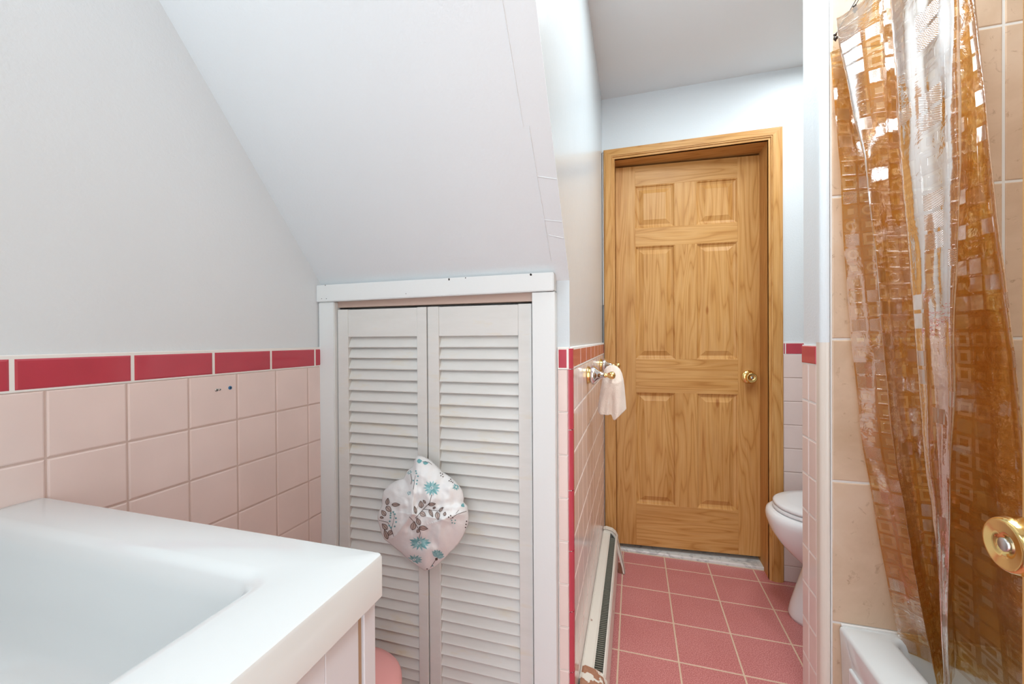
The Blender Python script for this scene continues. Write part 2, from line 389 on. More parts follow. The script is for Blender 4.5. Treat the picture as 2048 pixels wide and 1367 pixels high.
# crimson bullnose corner strip
bm = bmesh.new(); R_ = .012
zs = [ZC-.154*k for k in range(7)] + [.0]; zs = [ZT, ZC] + zs[1:]
for za, zb in zip(zs, zs[1:]):
    pts = [(XH-.010, 1.038), (XH-.010, YC)]
    pts += [(XH-.010+R_*math.sin(t), YC+R_-R_*math.cos(t)) for t in [PI/2*i/6 for i in range(1, 7)]]
    pts += [(XH+.002, YC+.020), (XH-.006, YC+.020)]
    prism(bm, pts, 2, zb+.0012, za-.0012)
obj('crimson_corner_tiles', bm, RED, wh)
bm = bmesh.new(); box(bm, -.187, XH-.008, YC+.003, 1.039, 0, ZC); box(bm, XH-.0068, XH-.0012, YC+.021, YB-.006, 0, ZC); box(bm, XH-.012, XH-.0025, YC+.004, YC+.021, 0, ZT)
obj('tile_grout', bm, GROUT_W, wh)
bm = bmesh.new(); box(bm, -.187, XH-.008, YC-.0005, 1.039, ZC-.001, ZT+.003, bev=.001); box(bm, XH-.0068, XH+.0008, YC+.010, YB-.006, ZC-.001, ZT+.003, bev=.001)
obj('cap_grout', bm, GROUT_W, wh)

obj('corner_gap_shade', mbox(XH-.0065, XH-.0035, YB-.012, YB-.004, ZT+.004, 2.10), DARK, wh)  # dark strip painting the shade in the gap beside the door casing
obj('corner_caulk', mbox(XH-.0035, XH+.0010, YB-.006, YB+.004, ZT+.2, 2.10), GROUT_W, wh)
# back wall around the pine door
DX0, DX1, DZ = -.092, .606, 2.062
wb = bmesh.new()
box(wb, -.26, DX0-.018, YB+.006, YB+.14, 0, 2.45); box(wb, DX1+.018, 1.4, YB+.006, YB+.14, 0, 2.45); box(wb, DX0-.018, DX1+.018, YB+.006, YB+.14, DZ+.018, 2.45)
wb = struct(obj('wall_back', wb, PAINT), 'back wall around the pine door, pale blue white paint', 'wall')
ub = [DX1+.060+.006] + [.7+.085*0+k*TW-.02 for k in range(0, 7)]; ub = [u for u in ub if u < XR-.02]+[XR-.005]
bm = bmesh.new(); tiles(bm, (0, YB+.006, 0), (1, 0, 0), (0, -1, 0), [.666, .7865]+[.7865+TW*k for k in range(1, 5)], rows, gap=.002); obj('pink_tiles', bm, PINK, wb)
bm = bmesh.new(); tiles(bm, (0, YB+.006, 0), (1, 0, 0), (0, -1, 0), [.666, .6755, .8255, .9755, 1.1255, 1.2755], [ZC, ZT], t=.007, gap=.003, b=.003); obj('crimson_cap_tiles', bm, RED, wb)
obj('tile_grout', mbox(.664, 1.29, YB+.003, YB+.0065, 0, ZC), GROUT_P, wb)
obj('cap_grout', mbox(.664, 1.29, YB+.0002, YB+.0065, ZC-.001, ZT+.003), GROUT_W, wb)
bm = bmesh.new(); box(bm, -.26, .9, 2.402, 2.50, -.08, 2.45); 
struct(obj('door_light_block', bm, PAINT), 'unseen panel added behind the pine door to block light', 'wall')  # added box close behind the leaf, keeps the gap above the door dark

# stub partition between the tub and the toilet
ws = struct(obj('wall_partition', mbox(XS+.006, XR+.1, YT+.012, 1.449, 0, 2.45), PAINT), 'narrow partition end between the tub and the toilet', 'wall')
us_ = [YT+.034, 1.398, 1.447]
bm = bmesh.new(); tiles(bm, (XS+.006, 0, 0), (0, 1, 0), (-1, 0, 0), us_, rows, gap=.003); obj('pink_tiles', bm, PINK, ws)
bm = bmesh.new(); tiles(bm, (XS+.006, 0, 0), (0, 1, 0), (-1, 0, 0), [YT+.034, 1.447], [ZC, ZT], t=.0075, gap=.002, b=.003); obj('crimson_cap_tile', bm, RED, ws)
obj('tile_grout', mbox(XS+.0012, XS+.0065, YT+.034, 1.447, 0, ZT+.002), GROUT_W, ws)
# rounded corner bead, painted above and cream below
for nm, mt, z0, z1 in (('corner_bead', BULL, 0, ZT+.01), ('painted_corner_bead', PAINT, ZT+.01, 2.45)):
    bm = bmesh.new(); r = .018
    pts = [(XS, YT+.034)] + [(XS+r-r*math.cos(t), YT-.002+r-r*math.sin(t)) for t in [PI/2*i/8 for i in range(9)]] + [(XS+.022, YT+.02), (XS+.022, YT+.034)]
    prism(bm, pts, 2, z0, z1); obj(nm, bm, mt, ws)
# tub end wall tile, and the far right wall
bm = bmesh.new()
tzs = [0, .3635, .7475, 1.1315, 1.5155, 1.8995, 2.2835, CEIL]
tiles(bm, (0, YT+.010, 0), (1, 0, 0), (0, -1, 0), [XS+.022, .872, 1.256, XR], tzs, t=.010, gap=.005, b=.003)
obj('tan_tub_tiles', bm, TAN, ws)
obj('tub_tile_grout', mbox(XS+.021, XR, YT+.0018, YT+.0125, 0, CEIL), GROUT_W, ws)
wr = struct(obj('wall_right', mbox(XR, XR+.1, YN-.1, YB+.1, 0, 2.45), TAN), 'far right tan tiled wall along the tub', 'wall')
bm = bmesh.new()
box(bm, -1.0, -.36, YN-.09, YN, 0, 2.45); box(bm, .455, 1.4, YN-.09, YN, 0, 2.45); box(bm, -.36, .455, YN-.09, YN, 2.06, 2.45)
struct(obj('wall_near', bm, PAINT), 'wall with the open doorway behind the viewer', 'wall')

# ------------------------------------------------------------------ pine door casing, jamb, threshold
bm = bmesh.new()
def casing(bm, x0, x1, z0, z1, gr):
    box(bm, x0, x1, YB-.014, YB+.012, z0, z1, bev=.003, grain=gr)
CO0, CO1, CZ = -.1475, .664, 2.115
# mitred casings: prism with a stepped profile approximated by two layers
def mitre(bm, poly, y0, y1, gr):
    v0 = [bm.verts.new((x, y0, z)) for x, z in poly]; v1 = [bm.verts.new((x, y1, z)) for x, z in poly]
    fs = [bm.faces.new(v0), bm.faces.new(v1[::-1])]; n = len(poly)
    for i in range(n): fs.append(bm.faces.new((v0[i], v0[(i+1) % n], v1[(i+1) % n], v1[i])))
    uvl = bm.loops.layers.uv.verify(); ou, ov = random.uniform(0, 9), random.uniform(0, 9)
    for f in fs:
        for l in f.loops:
            c = l.vert.co; l[uvl].uv = (ou+(c.z if gr == 0 else c.x)+c.y, ov+(c.x if gr == 0 else c.z))
for ins0, ins1, y0 in ((0, 0, YB-.008), (.004, .010, YB-.014), (.012, .016, YB-.017)):
    a0, a1, b0, b1, zt, zi = CO0+ins0, DX0-ins1, DX1+ins1, CO1-ins0, CZ-ins0, DZ+ins1
    mitre(bm, [(a0, .0), (a1, .0), (a1, zi), (a0, zt)], y0, YB+.010, 2)
    mitre(bm, [(b0, .0), (b1, .0), (b1, zt), (b0, zi)], y0, YB+.010, 2)
    mitre(bm, [(a0, zt), (a1, zi), (b0, zi), (b1, zt)], y0, YB+.010, 0)
struct(obj('trim_1', bm, PINE), 'mitred pine casing around the six panel door', 'door casing')
bm = bmesh.new()
box(bm, DX0-.018, DX0, YB-.002, YB+.213, 0, DZ+.018, grain=2); box(bm, DX1, DX1+.018, YB-.002, YB+.213, 0, DZ+.018, grain=2); box(bm, DX0, DX1, YB-.002, YB+.213, DZ, DZ+.018, grain=0)
struct(obj('trim_2', bm, PINE_D), 'pine door jamb inside the casing', 'door jamb')
bm = bmesh.new(); box(bm, DX0-.017, DX1+.017, 2.266, 2.40, -.003, .014, bev=.004)
struct(obj('trim_3', bm, MARBLE), 'white marble threshold under the pine door', 'threshold')

# ------------------------------------------------------------------ pine door leaf
def six_panel(root, w=.70, h=2.017, th=.035):
    """local frame: x across from the hinge, y into the wall, z up from the leaf's foot"""
    bm = bmesh.new(); z0, z1 = 0, h
    cols = [(.100, .298), (.404, .598)]; rws = [(.222, .815), (.993, 1.590), (1.687, 1.912)]
    def B(x0, x1, za, zb, g): box(bm, x0, x1, 0, th, za, zb, grain=g, bev=.0006, seg=1)
    B(0, .100, 0, h, 2); B(.598, w, 0, h, 2)
    rails = [(0, .222), (.815, .993), (1.590, 1.687), (1.912, h)]
    for a, b in rails: B(.100, .598, a, b, 0)
    for a, b in rws: B(.298, .404, a, b, 2)
    obj('door_leaf', bm, PINE, root)
    for a, b in rws:
        for c0, c1 in cols:
            bm = bmesh.new(); uvl = bm.loops.layers.uv.verify(); ou, ov = random.uniform(0, 30), random.uniform(0, 30)
            rings = []
            for ins, d in ((0, .001), (.004, .003), (.007, .009), (.013, .011), (.017, .0125), (.020, .0125), (.040, .0045), (.0425, .003)):
                rings.append([bm.verts.new((x, d, z)) for x, z in ((c0+ins, a+ins), (c1-ins, a+ins), (c1-ins, b-ins), (c0+ins, b-ins))])
            for p, q in zip(rings, rings[1:]):
                for i in range(4): bm.faces.new((p[i], p[(i+1) % 4], q[(i+1) % 4], q[i]))
            bm.faces.new(rings[-1]); bk = [bm.verts.new((x, th-.01, z)) for x, z in ((c0, a), (c1, a), (c1, b), (c0, b))]; bm.faces.new(bk[::-1])
            for i in range(4): bm.faces.new((bk[i], bk[(i+1) % 4], rings[0][(i+1) % 4], rings[0][i]))
            for f in bm.faces:
                for l in f.loops: l[uvl].uv = (ou+l.vert.co.x, ov+l.vert.co.z)
            obj('panel', bm, PINE, root)
def knob(root, o, ax, key=True, k=1.0):
    bm = bmesh.new()
    lathe(bm, [(0, .033*k), (.004*k, .0335*k), (.008*k, .030*k), (.010*k, .024*k), (.013*k, .019*k)], o, ax)
    kn = obj('knob_rose', bm, BRASS, root, True)
    bm = bmesh.new()
    lathe(bm, [(.010*k, .012*k), (.022*k, .0125*k), (.026*k, .018*k), (.032*k, .0245*k), (.040*k, .0268*k), (.050*k, .0262*k), (.0565*k, .0245*k), (.0588*k, .0225*k), (.0585*k, .021*k), (.0575*k, .0140*k), (.0565*k, .0085*k), (.0535*k, .0072*k)], o, ax, 48)
    kb = obj('knob', bm, BRASS, root, True)
    bm = bmesh.new(); lathe(bm, [(.050*k, .0064*k), (.0575*k, .0064*k), (.0583*k, .0054*k)], o, ax, 24)
    ax = Vector(ax).normalized(); oo = Vector(o)+ax*.0585*k; e = Vector((0, 0, 1)); s = ax.cross(e)
    if key: pass
    obj('lock_cylinder' if key else 'privacy_button', bm, STEEL, kb, True)
    if key:
        bm = bmesh.new(); q = oo
        vs = [bm.verts.new(q+s*a*.0008+e*b*.0045+ax*c*.0003) for a, b, c in ((-1, -1, 0), (1, -1, 0), (1, 1, 0), (-1, 1, 0), (-1, -1, 1), (1, -1, 1), (1, 1, 1), (-1, 1, 1))]
        for f in ((0, 1, 2, 3), (4, 5, 6, 7), (0, 1, 5, 4), (1, 2, 6, 5), (2, 3, 7, 6), (3, 0, 4, 7)): bm.faces.new([vs[i] for i in f])
        obj('keyhole', bm, DARK, kb)
    return kb
d1 = thing('door_1', 'varnished six panel pine door, closed, at the end of the hall', 'door', (-.0905, 2.273, .036)); d1['kind'] = 'structure'
A = Vector((-.091, 2.275)); Bv = Vector((.6085, 2.328)); d1.rotation_euler = (0, 0, math.atan2(Bv.y-A.y, Bv.x-A.x))
def local(root, fn):
    before = set(bpy.data.objects); fn()
    for o in set(bpy.data.objects)-before:
        o.matrix_parent_inverse = Matrix.Identity(4)
local(d1, lambda: (six_panel(d1), knob(d1, (.645, 0, .905), (0, -1, 0), True)))
# open door beside the camera
d2 = thing('door_2', 'open pine door edge with brass privacy knob at far right foreground', 'door', (.405, .586, .01)); d2['kind'] = 'structure'
bm = bmesh.new(); box(bm, .405, .440, YN+.06, .586, .01, 2.03, bev=.0015, grain=2); obj('door_leaf', bm, PINE, d2)
kc = meas(2004, 1088, 0, .345)
knob(d2, (.405, kc.y, kc.z), (-1, 0, 0), False, 1.03)

# ------------------------------------------------------------------ closet trim and louvered doors
bm = bmesh.new(); prism(bm, [(-.903+.0, 1.250), (-.189, 1.256), (-.189, 1.302), (-.903, 1.300)], 1, 1.0, 1.036)
for v in bm.verts: pass
bmesh.ops.bevel(bm, geom=bm.edges[:], offset=.002, segments=2, affect='EDGES')
for zx, zy, rr in ((185, 165, .0018), (1090, 140, .003), (1210, 110, .002), (1688, 92, .004), (775, 245, .0014), (158, 282, .0012), (193, 282, .0014)):
    p = meas(600+zx/3.657, 520+zy/3.657, 1, .9996)
    bm.faces.new([bm.verts.new((p.x+rr*math.cos(i*PI/4)*random.uniform(.6, 1.1), .9996, min(p.z, 1.2985)+rr*math.sin(i*PI/4)*random.uniform(.6, 1.1))) for i in range(8)]).material_index = 1
struct(obj('trim_4', bm, TRIMW, mats=[TRIMW, DARK]), 'white painted head board above the louvered doors', 'closet trim')
bm = bmesh.new(); prism(bm, [(-.8965, 0), (-.8455, 0), (-.8455, 1.250), (-.9005, 1.250)], 1, 1.006, 1.036)
bmesh.ops.bevel(bm, geom=bm.edges[:], offset=.002, segments=2, affect='EDGES')
struct(obj('trim_5', bm, TRIMW), 'white painted left jamb board of the closet', 'closet trim')
bm = bmesh.new(); box(bm, -.2465, -.188, 1.006, 1.040, 0, 1.2545, bev=.002)
struct(obj('trim_6', bm, TRIMW), 'white painted right jamb board of the closet', 'closet trim')
bm = bmesh.new(); box(bm, -.845, -.247, 1.022, 1.060, 1.2335, 1.257, bev=.001)
struct(obj('trim_7', bm, TRACK), 'tan pink track strip above the louvered doors', 'closet trim')

def louver(x0, x1, ls, rs, label, top=1.2275):
    root = thing('louvered_door', label, 'closet door', ((x0+x1)/2, 1.03, .012), 'bifold louvered closet doors')
    y0, y1 = 1.0175, 1.0455; zb, zs0, zs1 = .012, .145, 1.146
    for nm, a, b in (('stile', x0, x0+ls), ('stile', x1-rs, x1)):
        obj(nm, mbox(a, b, y0, y1, zb, top, bev=.0018), LOUV, root)
    obj('top_rail', mbox(x0+ls, x1-rs, y0+.0012, y1-.001, zs1, top-.001, bev=.0015), LOUV, root)
    obj('bottom_rail', mbox(x0+ls, x1-rs, y0+.0012, y1-.001, zb, zs0, bev=.0015), LOUV, root)
    n = 32; pitch = (zs1-zs0)/n
    for k in range(n):
        bm = bmesh.new(); z = zs0+pitch*k; ch = .0395
        # slat: lower edge out, upper edge in
        dy, dz = .0185, .0310
        nx = Vector((-dz, 0, -dy)).normalized() if False else None
        pts = [(y0+.0035, z+.0005), (y0+.0028, z+.0025), (y0+.0040, z+.0045), (y0+.0040+dy-.004, z+.0025+dz), (y0+.0055+dy-.004, z+.0035+dz), (y0+.0085+dy-.004, z+dz-.001), (y0+.0085, z+.0008), (y0+.0065, z-.0003)]
        j = random.uniform(-.0005, .0005)
        prism(bm, [(a+j*.5, b+j) for a, b in pts], 0, x0+ls-.002, x1-rs+.002)
        obj('slat', bm, LOUV, root)
    return root
ld = louver(-.8425, -.5495, .036, .030, 'left white louvered closet door, half hidden by the vanity and floral cap')
louver(-.5460, -.2505, .034, .036, 'right white louvered closet door beside the crimson edged pier')
bm = bmesh.new(); lathe(bm, [(0, .008), (.012, .007), (.018, .013), (.026, .0145), (.030, .010), (.031, .002)], (-.563, 1.0175, .800), (0, -1, 0), 20); obj('knob', bm, TRIMW, ld, True)

# ------------------------------------------------------------------ floral shower cap
CY = .975
def capw(zx, zy, d=0):   # measured on the photo, laid on the plane y = CY, d metres out
    return meas(720+zx/4.881, 880+zy/4.881, 1, CY-d)
outl = [(555, 148), (605, 150), (690, 195), (740, 240), (800, 305), (870, 350), (940, 410), (1000, 490), (1015, 560), (1010, 605), (1050, 640), (1058, 720), (1058, 800), (1030, 880), (965, 1000), (880, 1090), (790, 1180), (720, 1240), (640, 1275), (560, 1222), (470, 1160), (400, 1090), (300, 1010), (232, 960), (195, 850), (170, 740), (215, 630), (230, 500), (290, 430), (430, 370), (462, 300), (520, 250)]
cx, cy = 590, 700
angs = [(math.atan2(y-cy, x-cx), math.hypot(x-cx, y-cy)) for x, y in outl]; angs.sort()
AA = np.array([a for a, r in angs]); RR = np.array([r for a, r in angs])
AA = np.concatenate([AA-2*PI, AA, AA+2*PI]); RR = np.tile(RR, 3)
def capR(a): return float(np.interp(a, AA, RR))
def seg_d(px, py, a, b):
    ax, ay = a; bx, by = b; t = max(0, min(1, ((px-ax)*(bx-ax)+(py-ay)*(by-ay))/((bx-ax)**2+(by-ay)**2)))
    qx, qy = ax+t*(bx-ax), ay+t*(by-ay); s = (bx-ax)*(py-ay)-(by-ay)*(px-ax)
    return math.hypot(px-qx, py-qy), (1 if s > 0 else -1)
RID = [((545, 150), (512, 720), .010), ((512, 720), (330, 950), .008), ((512, 720), (800, 770), .010), ((800, 770), (1050, 690), .012)]
def capdepth(x, y):
    r = math.hypot(x-cx, y-cy); q = min(1, r/capR(math.atan2(y-cy, x-cx)))
    d = .010+.052*(1-q**2.4)**.75
    for a, b, h in RID:
        dd, s = seg_d(x, y, a, b); w = 26 if s < 0 else 75
        d += h*math.exp(-(dd/w)**1.0)*(1-q**6)
    n = noise.noise(Vector((x/120, y/150, 3.1)))*.010 + noise.noise(Vector((x/45, y/60, 7.7)))*.0035
    ang = math.atan2(y-cy, x-cx); n += .004*math.sin(ang*17+2*math.sin(ang*5))*q**4
    return d+n*(1-q**5)+.004*q**8*0
cap = thing('shower_bonnet', 'white cloth shower cap with teal flowers hanging on the louvered doors', 'shower cap', capw(590, 1275))
bm = bmesh.new(); NR, NA = 44, 160; rings = []
for i in range(1, NR+1):
    q = i/NR; ring = []
    for k in range(NA):
        a = -PI+2*PI*k/NA; r = capR(a)*q; x, y = cx+r*math.cos(a), cy+r*math.sin(a); ring.append(bm.verts.new(capw(x, y, capdepth(x, y))))
    rings.append(ring)
c0 = bm.verts.new(capw(cx, cy, capdepth(cx, cy)))
for k in range(NA): bm.faces.new((c0, rings[0][k], rings[0][(k+1) % NA]))
for p, q in zip(rings, rings[1:]):
    for k in range(NA): bm.faces.new((p[k], q[k], q[(k+1) % NA], p[(k+1) % NA]))
bk = []
for f_, d in ((.97, .004), (.75, -.002)):
    bk.append([bm.verts.new(capw(cx+capR(-PI+2*PI*k/NA)*f_*math.cos(-PI+2*PI*k/NA), cy+capR(-PI+2*PI*k/NA)*f_*math.sin(-PI+2*PI*k/NA), d)) for k in range(NA)])
for p, q in ((rings[-1], bk[0]), (bk[0], bk[1])):
    for k in range(NA): bm.faces.new((p[k], q[k], q[(k+1) % NA], p[(k+1) % NA]))
bm.faces.new(bk[1])
def inside(x, y): return math.hypot(x-cx, y-cy) < capR(math.atan2(y-cy, x-cx))*.985
def pr(x, y, e=.0007): return capw(x, y, capdepth(x, y)+e)
def strip(pts, w, mi, e=.0008):
    """thin printed stroke following pts"""
    P = []
    for (x0, y0), (x1, y1) in zip(pts, pts[1:]):
        n = max(2, int(math.hypot(x1-x0, y1-y0)/9))
        for i in range(n): P.append((x0+(x1-x0)*i/n, y0+(y1-y0)*i/n))
    P.append(pts[-1]); prev = None
    for i, (x, y) in enumerate(P):
        if not inside(x, y): prev = None; continue
        a, b = P[max(0, i-1)], P[min(len(P)-1, i+1)]; dx, dy = b[0]-a[0], b[1]-a[1]; l = math.hypot(dx, dy) or 1
        ox, oy = -dy/l*w/2, dx/l*w/2; cur = (bm.verts.new(pr(x+ox, y+oy, e)), bm.verts.new(pr(x-ox, y-oy, e)))
        if prev: bm.faces.new((prev[0], prev[1], cur[1], cur[0])).material_index = mi
        prev = cur
def leaf(x, y, ln, wd, ang, mi, e=.0006, outline=False):
    n = 8; ca, sa = math.cos(ang), math.sin(ang); prev = None; edge1, edge2 = [], []
    for i in range(n+1):
        t = i/n; h = wd/2*math.sin(PI*t**.8)+.5; c = (x+ca*ln*t, y+sa*ln*t)
        p1, p2 = (c[0]-sa*h, c[1]+ca*h), (c[0]+sa*h, c[1]-ca*h); edge1.append(p1); edge2.append(p2)
        if not (inside(*p1) and inside(*p2)): prev = None; continue
        cur = (bm.verts.new(pr(*p1, e)), bm.verts.new(pr(*c, e)), bm.verts.new(pr(*p2, e)))
        if prev:
            for j in (0, 1): bm.faces.new((prev[j], prev[j+1], cur[j+1], cur[j])).material_index = mi
        prev = cur
    if outline: strip(edge1, 5, 4, .0011); strip(edge2, 5, 4, .0011); strip([(x, y), (x+ca*ln*.85, y+sa*ln*.85)], 4, 4, .0012)
def dot(x, y, r, mi, e=.0009):
    if not inside(x, y): return
    vs = [bm.verts.new(pr(x+r*math.cos(2*PI*i/10), y+r*math.sin(2*PI*i/10), e)) for i in range(10)]; bm.faces.new(vs).material_index = mi
def flower(x, y, rx, ry, n=14, rot=0):
    for i in range(n):
        a = rot+2*PI*i/n; l = math.hypot(rx*math.cos(a), ry*math.sin(a))*random.uniform(.82, 1.05); ang = math.atan2(ry*math.sin(a), rx*math.cos(a))
        leaf(x, y, l, l*.30, ang, 2 if i % 2 else 1, .0006+.0001*(i % 3))
    for i in range(9):
        a = 2*PI*i/9; dot(x+.14*rx*math.cos(a), y+.14*ry*math.sin(a), 4, 0, .0012)
random.seed(11)
flower(700, 465, 88, 82); flower(580, 1000, 115, 75); flower(530, 1165, 85, 50, 12); flower(940, 455, 42, 40, 9); flower(482, 310, 28, 30, 7); flower(478, 515, 26, 24, 7)
strip([(700, 530), (680, 610), (620, 670), (540, 760)], 5, 4); strip([(575, 960), (590, 900), (540, 810), (480, 745)], 5, 4); strip([(620, 670), (760, 690), (820, 655)], 4, 4)
for x, y, l, w_, a in ((600, 660, 70, 44, -1.7), (668, 630, 72, 30, -.15), (640, 615, 40, 20, -2.2), (585, 705, 66, 44, .5), (675, 675, 82, 30, 1.1), (750, 700, 75, 42, 1.4), (775, 695, 55, 24, -.9), (822, 735, 38, 26, -1.3), (548, 715, 75, 26, -1.8), (712, 668, 30, 18, -.6),
                       (510, 875, 85, 52, -1.3), (585, 825, 75, 40, -2.0), (575, 850, 88, 42, .15), (555, 900, 48, 28, -.9)):
    leaf(x, y, l, w_, a, 3, .0008, True)
for x, y, l, w_, a in ((262, 630, 68, 34, -1.4), (310, 628, 80, 34, 0), (255, 645, 70, 46, .8), (250, 735, 65, 40, -2.2), (195, 750, 36, 20, .2), (265, 870, 75, 44, -2.3), (270, 965, 100, 40, -1.9), (310, 880, 60, 40, 2.2)):
    leaf(x, y, l, w_, a, 3, .0008, True)
strip([(330, 940), (305, 870), (270, 800), (185, 780)], 4, 4); strip([(305, 870), (325, 800), (335, 740), (320, 690)], 3, 4)
for x, y in ((300, 710), (325, 700), (340, 720), (297, 732), (297, 755), (350, 760), (290, 790), (352, 797), (285, 832), (338, 840), (300, 850)): dot(x, y, 9, 1)
for x, y in ((550, 322), (565, 350), (558, 392), (545, 300), (520, 392), (552, 425)): dot(x, y, 8, 1)
strip([(495, 325), (505, 390), (497, 430)], 5, 4); strip([(540, 345), (520, 480)], 4, 4)
for x, y in ((905, 755), (930, 780), (895, 780), (925, 810), (900, 805), (885, 735), (865, 750), (1040, 790), (1030, 850), (1035, 820)): dot(x, y, 7, 4 if x > 1000 or y < 760 else 1)
strip([(880, 770), (950, 720), (1040, 690)], 4, 4); strip([(935, 715), (965, 680)], 4, 4); leaf(985, 640, 65, 36, -.3, 1)
for x, y in ((785, 320), (805, 330), (790, 345), (810, 355), (885, 380), (890, 400), (870, 395), (905, 410)): dot(x, y, 6, 4)
leaf(555, 205, 52, 42, -.1, 1); leaf(615, 218, 52, 34, .1, 1); strip([(610, 208), (670, 212), (700, 235)], 4, 4)
for i in range(7): leaf(750, 1140, 75, 38, -2.2+i*.35, 1 if i % 2 else 2)
leaf(738, 1172, 34, 26, -1.0, 4); strip([(740, 1165), (690, 1240)], 5, 4)
for x, y in ((710, 1225), (745, 1215), (770, 1195), (690, 1250), (655, 1255)): dot(x, y, 7, 4 if x < 700 else 1)
for f in bm.faces: f.smooth = True
o = obj('cap_cloth', bm, None, cap, True, [CAPM, TEAL, TEAL2, BROWN, INK])

# ------------------------------------------------------------------ vanity
VZ = .892; VY1, VX1, VY0 = .408, -.2765, -.20
vt = thing('vanity_sink', 'white moulded sink top with a rectangular basin in the left foreground', 'sink', (-.6, .1, VZ-.05))
bm = bmesh.new(); xl = XL+.001; loops = []
for z, i in ((VZ-.050, .003), (VZ-.048, 0), (VZ-.004, 0), (VZ-.0012, .0012), (VZ, .004)):
    loops.append(rrect(xl+i, VX1-i, VY0+i, VY1-i, .006, z))
BX0, BX1, BY0, BY1 = -.865, -.366, -.12, .332
for z, i, r in ((VZ, -.012, .030), (VZ-.0015, -.004, .030), (VZ-.008, .004, .030), (VZ-.030, .010, .030), (VZ-.085, .022, .032), (VZ-.115, .034, .04), (VZ-.128, .050, .045), (VZ-.133, .080, .05)):
    loops.append(rrect(BX0+i, BX1-i, BY0+i, BY1-i, r, z))
loft(bm, loops, False, True); obj('sink_top', bm, SINKM, vt, True)
for p in vt.children[0].data.polygons: p.use_smooth = True
vt.children[0].modifiers.new('edge', 'EDGE_SPLIT').split_angle = math.radians(40)
bm = bmesh.new(); lathe(bm, [(0, .022), (.003, .022), (.005, .019), (.003, .014), (.0035, .001)], (-.62, .05, VZ-.1335), (0, 0, 1), 28); obj('drain', bm, CHROME, vt, True)
vc = thing('vanity_cabinet', 'white lacquered vanity cabinet under the sink top', 'cabinet', (-.6, .1, 0))
VX = -.286; zt = VZ-.0505
obj('end_panel', mbox(xl, VX, .384, .404, 0, zt, bev=.001), VANM, vc)
obj('end_panel', mbox(xl, VX, VY0+.004, VY0+.022, 0, zt, bev=.001), VANM, vc)
obj('back_panel', mbox(xl, xl+.016, VY0+.022, .384, 0, zt), VANM, vc)
obj('top_rail', mbox(VX-.05, VX-.022, VY0+.022, .384, zt-.05, zt), RAWWOOD, vc)
obj('inner_edge', mbox(VX-.03, VX-.004, .3785, .3845, .06, zt-.001), RAWWOOD, vc)
obj('toe_kick', mbox(VX-.08, VX-.06, VY0+.022, .384, 0, .08), VANM, vc)
dr = bmesh.new()
y0, y1, z0, z1 = VY0+.026, .3745, .09, zt-.006
for a, b, c, d in ((y0, y0+.05, z0, z1), (y1-.05, y1, z0, z1), (y0+.05, y1-.05, z0, z0+.05), (y0+.05, y1-.05, z1-.05, z1)): box(dr, VX-.019, VX+.0, a, b, c, d, bev=.0012)
box(dr, VX-.016, VX-.010, y0+.05, y1-.05, z0+.05, z1-.05)
dr = obj('door', dr, VANM, vc)
bm = bmesh.new(); lathe(bm, [(0, .006), (.012, .005), (.016, .011), (.024, .012), (.026, .006)], (VX, y0+.028, .55), (1, 0, 0), 20); obj('handle', bm, CHROME, dr, True)

# ------------------------------------------------------------------ pink bin between vanity and closet
bm = bmesh.new(); bc = (-.640, .795)
wbk = thing('wastebasket', 'pink plastic wastebasket on the floor between vanity and louvered doors', 'wastebasket', (bc[0], bc[1], 0))
prof = [(0, .098), (.004, .100), (.30, .118), (.303, .121), (.325, .123), (.328, .122)]
lathe(bm, prof, (bc[0], bc[1], 0), (0, 0, 1), 48); obj('bin_body', bm, PINKPL, wbk, True)
bm = bmesh.new(); lathe(bm, [(.3285, .122), (.334, .1225), (.342, .116), (.347, .100), (.350, .06), (.351, .002)], (bc[0], bc[1], 0), (0, 0, 1), 48); obj('bin_lid', bm, PINKPL, wbk, True)

# ------------------------------------------------------------------ wall plugs in the left tiles
def plug(px, py, label, mt, r, name='wall_plug'):
    p = meas(px, py, 0, XL); t = thing(name, label, 'wall plug', p)
    bm = bmesh.new(); lathe(bm, [(-.004, r), (.0012, r), (.0018, r*.8)], p, (1, 0, 0), 16); b_ = obj('plug_collar', bm, mt, t, True)
    bm = bmesh.new(); lathe(bm, [(.0005, r*.45), (.0021, r*.42)], p, (1, 0, 0), 12); obj('screw_hole', bm, DARK, t, True)
plug(460, 775, 'blue plastic wall plug in the pink tile, right of two screw holes', BLUEPL, .0042)
plug(433, 779.5, 'grey wall plug in the pink tile, left of the tiny hole', STEEL, .0038)
plug(439.5, 778.5, 'tiny screw hole between grey plug and blue plug in the tile', STEEL, .0026)

# ------------------------------------------------------------------ towel bar and washcloth
tb = thing('towel_bar', 'chrome and brass towel bar on the pink hall wall', 'towel bar', (XH, 1.66, 1.016)); BXx, BZ = -.070, 1.016
for y in (1.385, 1.925):
    o = (XH+.0002, y, BZ); a = (1, 0, 0)
    bm = bmesh.new(); lathe(bm, [(0, .0285), (.003, .0295), (.0045, .0270), (.006, .0292), (.0075, .0265), (.009, .0280), (.0105, .0250)], o, a, 32); ps = obj('post', bm, BRASS, tb, True)
    bm = bmesh.new(); lathe(bm, [(.0100, .024), (.0125, .0295), (.017, .0318), (.022, .0312), (.028, .0272), (.034, .0205), (.041, .0142), (.049, .0102), (.056, .0088)], o, a, 32); obj('bell', bm, CHROME, ps, True)
    bm = bmesh.new(); lathe(bm, [(.055, .007), (.058, .009), (.061, .007), (.066, .0065), (.070, .009), (.074, .0115), (.080, .0130), (.086, .0115), (.090, .008), (.092, .001)], o, a, 28); obj('finial', bm, BRASS, ps, True)
